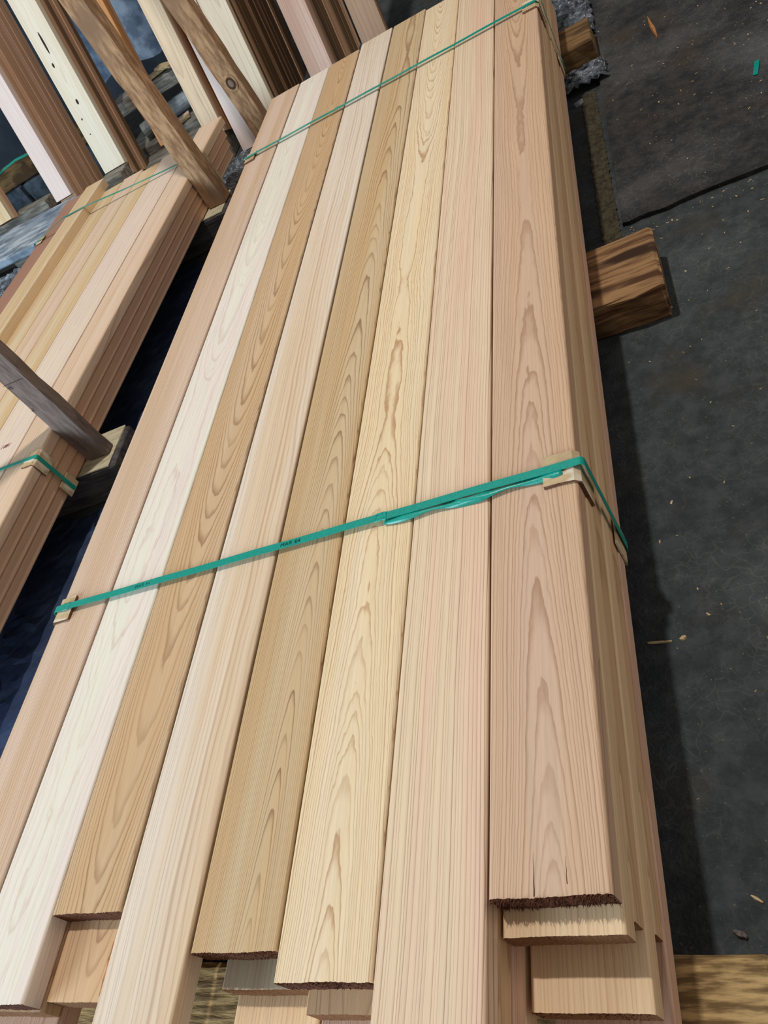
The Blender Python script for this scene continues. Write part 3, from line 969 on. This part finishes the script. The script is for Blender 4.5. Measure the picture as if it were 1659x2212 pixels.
def flat_guard(v0, v1, z0, z1, lab):
    root = empty('edge_protector', (OX, OY, 0), (0, 0, YAW))
    xs = .0016 - .012
    vs, fs = box_verts(.0005, .0042, v0, v1, z0, z1)
    vs = [(x + (.0008 * math.sin(i * 2.1)), y, z) for i, (x, y, z) in enumerate(vs)]
    mesh_obj('folded_card', vs, fs, M['card'], root)
    tag(root, lab, 'edge protector', LGG)
flat_guard(1.530, 1.590, LBOT - .001, LBOT + .048, 'lower cardboard edge protector on the side of the left bundle by the middle post')
flat_guard(3.345, 3.400, LBOT - .001, LBOT + .048, 'lower cardboard edge protector on the far side of the left bundle')

# ------------------------------------------------------------------ boards leaning at the back
TL = math.tan(math.radians(20.0))
def lean_pos(x, zf, depth=0.0):
    y = 4.13 + TL * (zf - (TOP - .1))
    n = Vector((0, -math.cos(math.radians(20)), math.sin(math.radians(20))))
    return Vector((x, y, zf)) - n * depth
ORD = ['first', 'second', 'third', 'fourth', 'fifth', 'sixth', 'seventh', 'eighth', 'ninth', 'tenth', 'eleventh', 'twelfth', 'thirteenth', 'fourteenth', 'fifteenth', 'sixteenth', 'seventeenth', 'eighteenth', 'nineteenth']
def lean_stack(xl, xr, zf, n, front, backs, face_lab, back_lab, group, t=.038, L=2.5, zback=None, roll=0.0, w_jit=.006, seed=0):
    rnd = random.Random(seed)
    objs = []
    for k in range(n):
        z = zf if k == 0 else (zback if zback is not None else zf) 
        W = (xr - xl)
        p = lean_pos((xl + xr) / 2 + (rnd.uniform(-w_jit, 0) if k else 0), z, k * (t + .0008))
        dz = 0.0
        o = board_obj('leaning_board', L + rnd.uniform(-.1, .1), W, t, front if k == 0 else M[backs[k % len(backs)]], p, (math.radians(70), 0, 0), r=.003, seed=seed + k)
        tag(o, face_lab if k == 0 else back_lab % ORD[k], 'board', group)
        objs.append(o)
    return objs
ZP = TOP - .105
lean_stack(-3.62, -3.476, TOP - .055, 2, M['l4'], ['k3'], 'pale yellow leaning board at the far left photo edge', '%s board back in the leaning pair at the far left edge', 'leaning boards far left', seed=1)
lean_stack(-3.134, -3.018, TOP - .10, 10, M['k1'], ['k3', 'k3', 'l6', 'k3'], 'pinkish white leaning board in front of a thick brown stack', '%s brown board behind the pinkish white leaning board', 'leaning stack with pinkish white front', zback=TOP - .14, seed=2)
kn = lean_stack(-2.752, -2.604, TOP - .10, 6, M['k2'], ['k3', 'k3', 'k7'], 'white knotty leaning board with black knot holes', '%s brown board behind the white knotty leaning board', 'leaning stack with knotty front', zback=TOP - .158, seed=3)
lean_stack(-2.36, -2.262, TOP - .12, 2, M['k8'], ['k3'], 'narrow orange leaning board beside the light brown post', '%s board behind the narrow orange leaning board', 'leaning orange pair', seed=4)
lean_stack(-2.092, -1.983, TOP - .20, 3, M['k4'], ['k8', 'k3'], 'pale leaning board with purple-brown grain stripes', '%s orange board behind the purple-striped leaning board', 'leaning stack with purple-striped front', seed=5)
lean_stack(-1.938, -1.812, .004, 2, M['k1'], ['k3'], 'bright white leaning board just left of the knotty post', '%s board behind the bright white leaning board', 'leaning stack by the knotty post', seed=6)
lean_stack(-1.806, -1.671, .004, 17, M['k5'], ['k7', 'k7', 'k3', 'k7'], 'greyish white leaning board just right of the knotty post', '%s dark board behind the greyish white leaning board', 'dark stack behind greyish white front', seed=7)
lean_stack(-1.440, -1.314, .004, 16, M['k6'], ['k3', 'l6', 'k3', 'k7', 'k7', 'k7', 'k7'], 'pink striped leaning board beyond the far end of the big bundle', '%s board behind the pink striped leaning board', 'leaning stack with pink striped front', seed=8)
lean_stack(-1.140, -1.011, .004, 2, M['k9'], ['k7'], 'brown leaning board nearest the dark ground at top centre', '%s board behind the brown leaning board at top centre', 'leaning pair at top centre', seed=9)
# knot holes of the white knotty board (local: x across, y up the board)
for (kx, ky, rx, ry) in ((-.005, .66, .006, .055), (-.022, .555, .006, .012), (-.002, .36, .007, .014), (-.03, .28, .004, .006), (-.03, .20, .003, .004)):
    vs, fs = [], []
    nn = 14
    for i in range(nn):
        a = 2 * math.pi * i / nn
        vs.append((kx + rx * math.cos(a), ky + ry * math.sin(a), .0008))
    for i in range(nn):
        a = 2 * math.pi * i / nn
        vs.append((kx + rx * math.cos(a), ky + ry * math.sin(a), -.002))
    fs.append(tuple(range(nn)))
    for i in range(nn):
        j = (i + 1) % nn
        fs.append((i, nn + i, nn + j, j))
    kk = mesh_obj('knot_hole', vs, fs, M['pith'], kn[0])
    kk['label'] = 'black knot hole'

# platform, sill timbers and clutter at the back
o = rough_timber('plank_platform', -.85, .85, -.215, .215, 0, .045, M['blue_plank'], jit=.002, cut=(10, 2, 2), seed=21)
o.location = (-3.83, 3.99, TOP - .150)
o.rotation_euler = (0, 0, -.14)
tag(o, 'blue-grey plank in front of the leaning boards at the left photo edge', 'plank')
o = rough_timber('sill_strip', -.9, .62, -.045, .045, 0, .075, M['grey_timber'], jit=.002, cut=(10, 2, 2), seed=22)
o.location = (-4.0, 4.355, TOP - .150)
o.rotation_euler = (0, 0, -.14)
tag(o, 'narrow grey brown strip along the back of the blue-grey plank', 'timber')
for k, (bx, by) in enumerate(((-3.35, 3.93), (-4.35, 4.07))):
    o = rough_timber('support_block', bx - .06, bx + .06, by - .12, by + .12, 0, TOP - .152, M['grey_timber'], jit=.002, cut=(4, 2, 2), seed=23 + k)
    tag(o, ('block under the right end of the blue-grey plank', 'block under the left end of the blue-grey plank')[k], 'block', 'blocks under the blue-grey plank')
o = rough_timber('sill_timber', -2.96, -1.99, 3.93, 4.45, 0, TOP - .215, M['grey_timber'], jit=.003, cut=(10, 3, 3), seed=25)
tag(o, 'light grey sill timber under the white knotty leaning board', 'timber')
o = rough_timber('sill_block', -2.76, -2.60, 4.02, 4.135, TOP - .214, TOP - .104, M['grey_timber'], jit=.002, cut=(3, 2, 2), seed=26)
tag(o, 'grey block wedged directly under the white knotty leaning board', 'block')
o = rough_timber('back_beam', -4.6, -2.9, 4.75, 4.87, TOP - .05, TOP + .065, M['weathered_brown'], jit=.003, cut=(10, 2, 2), seed=27)
tag(o, 'dark brown beam behind the leaning boards at the left edge', 'beam')
o = rough_timber('concrete_block', -3.70, -3.10, 4.72, 4.98, 0, TOP - .055, M['block'], jit=.004, cut=(4, 3, 3), seed=28)
tag(o, 'dark blue-grey block under the brown beam, right of the crack', 'block', 'blocks under the back beam')
o = rough_timber('concrete_block', -4.5, -3.73, 4.72, 4.98, 0, TOP - .055, M['block'], jit=.004, cut=(4, 3, 3), seed=29)
tag(o, 'dark blue-grey block under the brown beam, left of the crack', 'block', 'blocks under the back beam')
o = ribbon('strap_scrap', [(-3.86, 4.74, TOP + .052), (-3.74, 4.735, TOP + .074), (-3.62, 4.74, TOP + .082), (-3.5, 4.75, TOP + .070)], .02, .001, M['strap'], wdir=lambda i: (0, .9, .5))
tag(o, 'green strap piece on the dark brown beam at the left edge', 'strap')

def sheet(name, x0, x1, y0, y1, z, nx, ny, amp, mat, label, cat, seed=0, fn=None, thick=.0):
    rnd = random.Random(seed)
    vs, fs = [], []
    for j in range(ny + 1):
        for i in range(nx + 1):
            x = x0 + (x1 - x0) * i / nx; y = y0 + (y1 - y0) * j / ny
            edge = min(i, nx - i, j, ny - j) == 0
            jx = rnd.uniform(-.4, .4) * (x1 - x0) / nx; jy = rnd.uniform(-.4, .4) * (y1 - y0) / ny
            zz = z + amp * rnd.random() + (fn(x, y) if fn else 0)
            vs.append((x + jx, y + jy, zz))
    w = nx + 1
    for j in range(ny):
        for i in range(nx):
            a = j * w + i
            fs += [(a, a + 1, a + w + 1), (a, a + w + 1, a + w)]
    k = len(vs)
    vs2 = [(p[0], p[1], p[2] - .001) for p in vs]
    fs2 = [tuple(reversed([q + k for q in f])) for f in fs]
    o = mesh_obj(name, vs + vs2, fs + fs2, mat)
    tag(o, label, cat)
    return o
def drape(x, y):
    e = 3.745 - .14 * (x + 3.83) - y          # distance in front of the plank
    return .15 * max(0.0, min(1.0, 1.0 - e / .32)) ** 1.5
def film_y(x, v):
    return 3.20 + (3.735 - .14 * (x + 3.83) - 3.20) * v
vs, fs = [], []
rf = random.Random(77)
nx, ny = 70, 34
for j in range(ny + 1):
    for i in range(nx + 1):
        x = -4.6 + 1.66 * i / nx
        y = film_y(x, j / ny) + rf.uniform(-.006, .002)
        vs.append((x + rf.uniform(-.008, .008), y, .004 + .022 * rf.random() + drape(x, y)))
for j in range(ny):
    for i in range(nx):
        a = j * (nx + 1) + i
        fs += [(a, a + 1, a + nx + 2), (a, a + nx + 2, a + nx + 1)]
k0 = len(vs)
vs += [(p[0], p[1], p[2] - .001) for p in vs]
fs += [tuple(reversed([q + k0 for q in f])) for f in fs]
o = mesh_obj('plastic_film', vs, fs, M['film'])
tag(o, 'crinkled shiny dark plastic film draped before the blue-grey plank at the left edge', 'plastic film')
sheet('plastic_film', -2.10, -1.715, 3.29, 4.0, .004, 26, 44, .020, M['film'], 'crinkled shiny plastic film between the two bundles at their far end', 'plastic film', 2)
sheet('plastic_film', -.30, -.128, 3.26, 4.3, .018, 12, 50, .024, M['film'], 'crinkled shiny plastic film beyond the brown timber block at top right', 'plastic film', 3)
sheet('plastic_film', -.30, -.115, 2.87, 3.01, .018, 14, 12, .020, M['film'], 'torn plastic scrap in front of the brown timber block', 'plastic film', 4)
sheet('floor_shade_sheet', -2.85, -1.42, .3, 1.58, .003, 44, 44, .008, M['navy'], 'painted navy shade on the floor between the bundles, near part', 'sheet', 5)  # added sheets that tint the shaded floor under the left bundle navy
sheet('floor_shade_sheet', -2.85, -1.42, 1.83, 3.0, .003, 44, 36, .008, M['navy'], 'painted navy shade on the floor between the bundles, beyond the middle timber', 'sheet', 6)

M['dirt'] = simple('olive_dirt', (78, 70, 52), (54, 48, 36), (60, 60, 60), rough=.95, bump=.8, bdist=.004)
o = sheet('floor_dirt', -.216, -.168, 1.835, 2.85, .0008, 10, 120, .005, M['dirt'], 'olive dirt strip along the edge of the raised slab', 'dirt', 9)
o['kind'] = 'stuff'
# tarp, scraps and pipe seen between the leaning stacks
def tarp():
    vs, fs = [], []
    nx, nz = 26, 16
    for j in range(nz + 1):
        for i in range(nx + 1):
            u, v = i / nx, j / nz
            x = -3.35 + 1.25 * u
            z = TOP + .0 + .06 * abs(math.sin(u * 7)) + 1.5 * v
            y = 5.6 + .06 * math.sin(u * 13 + v * 3)
            vs.append((x, y, z))
    w = nx + 1
    n0 = len(vs)
    vs += [(p[0], p[1] + .004, p[2]) for p in vs]
    for j in range(nz):
        for i in range(nx):
            a = j * w + i
            fs.append((a, a + 1, a + w + 1, a + w))
            fs.append((n0 + a, n0 + a + w, n0 + a + w + 1, n0 + a + 1))
    o = mesh_obj('hanging_tarp', vs, fs, M['tarp'], smooth=True)
    tag(o, 'blue-grey tarp hanging behind the leaning boards', 'tarp')
tarp()
rs = random.Random(31)
scr = [(-2.50, 4.72, TOP + .060, .26, .07, .5, 'wide beige offcut below the hanging tarp'), (-2.36, 4.70, TOP + .075, .20, .05, -.7, 'tilted beige offcut below the hanging tarp'),
       (-2.46, 4.58, TOP - .175, .22, .06, .35, 'pinkish splintered offcut above the grey sill'), (-2.40, 4.52, TOP - .172, .16, .025, .75, 'thin pale splinter above the grey sill')]
for k, (x, y, z, l, w, a, lab) in enumerate(scr):
    o = rough_timber('wood_offcut', -l / 2, l / 2, -w / 2, w / 2, 0, .018, M['chip'] if k != 2 else M['k6'], jit=.003, cut=(5, 1, 1), seed=40 + k, chamfer=.002)
    o.location = (x, y, z)
    o.rotation_euler = (0, 0, a)
    tag(o, lab, 'offcut', 'wood offcuts behind the leaning boards')
o = rough_timber('clutter_shelf', -2.8, -2.0, 4.66, 4.86, TOP - .02, TOP + .055, M['grey_timber'], jit=.003, cut=(6, 2, 2), seed=44)
tag(o, 'bluish grey plank below the beige offcuts', 'plank')
o = rough_timber('ground_timber', -2.85, -1.95, 4.50, 5.0, 0, TOP - .178, M['grey_timber'], jit=.003, cut=(6, 2, 2), seed=45)
tag(o, 'grey timber base behind the sill with clutter on it', 'timber')
def pipe():
    vs, fs = [], []
    n = 16
    a0, a1 = Vector((-2.66, 4.60, TOP - .128)), Vector((-2.30, 4.72, TOP - .110))
    d = (a1 - a0).normalized()
    s = d.cross(Vector((0, 0, 1))).normalized(); u = s.cross(d)
    for (p, r) in ((a0, .046), (a1, .046), (a1, .036), (a0, .036)):
        for i in range(n):
            a = 2 * math.pi * i / n
            vs.append(p + s * (r * math.cos(a)) + u * (r * math.sin(a)))
    for k in range(4):
        for i in range(n):
            j = (i + 1) % n
            kk = (k + 1) % 4
            fs.append((k * n + i, k * n + j, kk * n + j, kk * n + i))
    o = mesh_obj('grey_pipe', vs, fs, M['pipe'])
    tag(o, 'short grey pipe lying behind the purple-striped leaning board', 'pipe')
pipe()

# ------------------------------------------------------------------ small things on the floor
def chip_mesh(name, x, y, z, l, w, h, rot, mat, lab, cat, taper=.5, seed=0, group=None):
    rnd = random.Random(seed)
    n = 6
    vs, fs = [], []
    for i in range(n + 1):
        u = i / n - .5
        ww = w * (1 - taper * abs(2 * u) ** 1.5) * rnd.uniform(.92, 1.06)
        cy = rnd.uniform(-.04, .04) * w
        vs += [(u * l, cy - ww / 2, 0), (u * l, cy + ww / 2, 0), (u * l, cy + ww * .3, h * rnd.uniform(.7, 1)), (u * l, cy - ww * .3, h * rnd.uniform(.7, 1))]
    for i in range(n):
        a, b = i * 4, i * 4 + 4
        for k in range(4):
            j = (k + 1) % 4
            fs.append((a + k, b + k, b + j, a + j))
    fs += [(0, 1, 2, 3), (n * 4 + 3, n * 4 + 2, n * 4 + 1, n * 4)]
    o = mesh_obj(name, vs, fs, mat)
    o.location = (x, y, z)
    o.rotation_euler = (0, 0, rot)
    return tag(o, lab, cat, group)
chip_mesh('wood_splinter', .051, 3.07, .0146, .20, .015, .008, 1.62, M['chip_orange'], 'orange pointed splinter lying on the far dark slab', 'splinter', .9, 1)
chip_mesh('wood_splinter', -.223, .742, .0005, .040, .005, .003, -.12, M['chip'], 'thin pale splinter on the floor right of the big bundle', 'splinter', .3, 2)
chip_mesh('wood_chip', -.185, .742, .0005, .011, .009, .004, .4, M['chip'], 'round pale wood chip beside the thin pale splinter on the floor', 'wood chip', .5, 3)
chip_mesh('pebble', -.176, .293, .0005, .016, .011, .009, -.5, M['stone'], 'small grey pebble on the floor above the near olive timber', 'pebble', .6, 4)
chip_mesh('wood_splinter', -.148, .335, .0005, .016, .005, .003, -.6, M['chip'], 'tiny pale splinter on the floor above the grey pebble', 'splinter', .5, 5)
o = ribbon('strap_scrap', [(.258, 2.452, .0146), (.268, 2.49, .0158), (.277, 2.528, .0146)], .013, .0012, M['strap'], wdir=lambda i: (1, -.1, 0))
tag(o, 'short green strap scrap on the dark slab at the right photo edge', 'strap')
chip_mesh('plaster_lump', -.225, 2.80, .0005, .030, .024, .014, .3, M['pipe'], 'whitish lump on the floor below the brown timber block', 'lump', .6, 6)

def litter(name, n, regs, label, seed, mat):
    rnd = random.Random(seed)
    vs, fs = [], []
    for i in range(n):
        (x0, x1, y0, y1, z) = regs[rnd.randrange(len(regs))]
        x, y = rnd.uniform(x0, x1), rnd.uniform(y0, y1)
        l = .0011 + .0036 * rnd.random() ** 3; w = l * rnd.uniform(.3, .7); h = rnd.uniform(.0004, .0014)
        a = rnd.uniform(0, math.pi)
        c, s = math.cos(a), math.sin(a)
        k = len(vs)
        for (px, py, pz) in ((-l, -w, 0), (l, -w * .4, 0), (l * .7, w, 0), (-l * .8, w * .7, 0), (0, 0, h)):
            vs.append((x + px * c - py * s, y + px * s + py * c, z + pz))
        fs += [(k, k + 1, k + 4), (k + 1, k + 2, k + 4), (k + 2, k + 3, k + 4), (k + 3, k, k + 4), (k, k + 3, k + 2, k + 1)]
    o = mesh_obj(name, vs, fs, mat)
    tag(o, label, 'litter', None, 'stuff')
litter('wood_litter', 200, [(-.21, .3, .3, 1.5, .0005), (-.08, .5, 1.1, 1.98, .0005), (-.21, .3, .3, 1.98, .0005)], 'pale sawdust crumbs scattered on the floor right of the big bundle', 1, M['chip'])
litter('wood_litter', 260, [(-.14, .7, 2.02, 3.6, .0138), (-.05, .45, 2.02, 3.0, .0138)], 'sawdust crumbs scattered on the raised far slab', 2, M['chip'])
litter('wood_litter', 60, [(-.16, .3, 1.93, 1.985, .0005)], 'crumbs in the dirt strip beside the raised slab', 3, M['chip'])
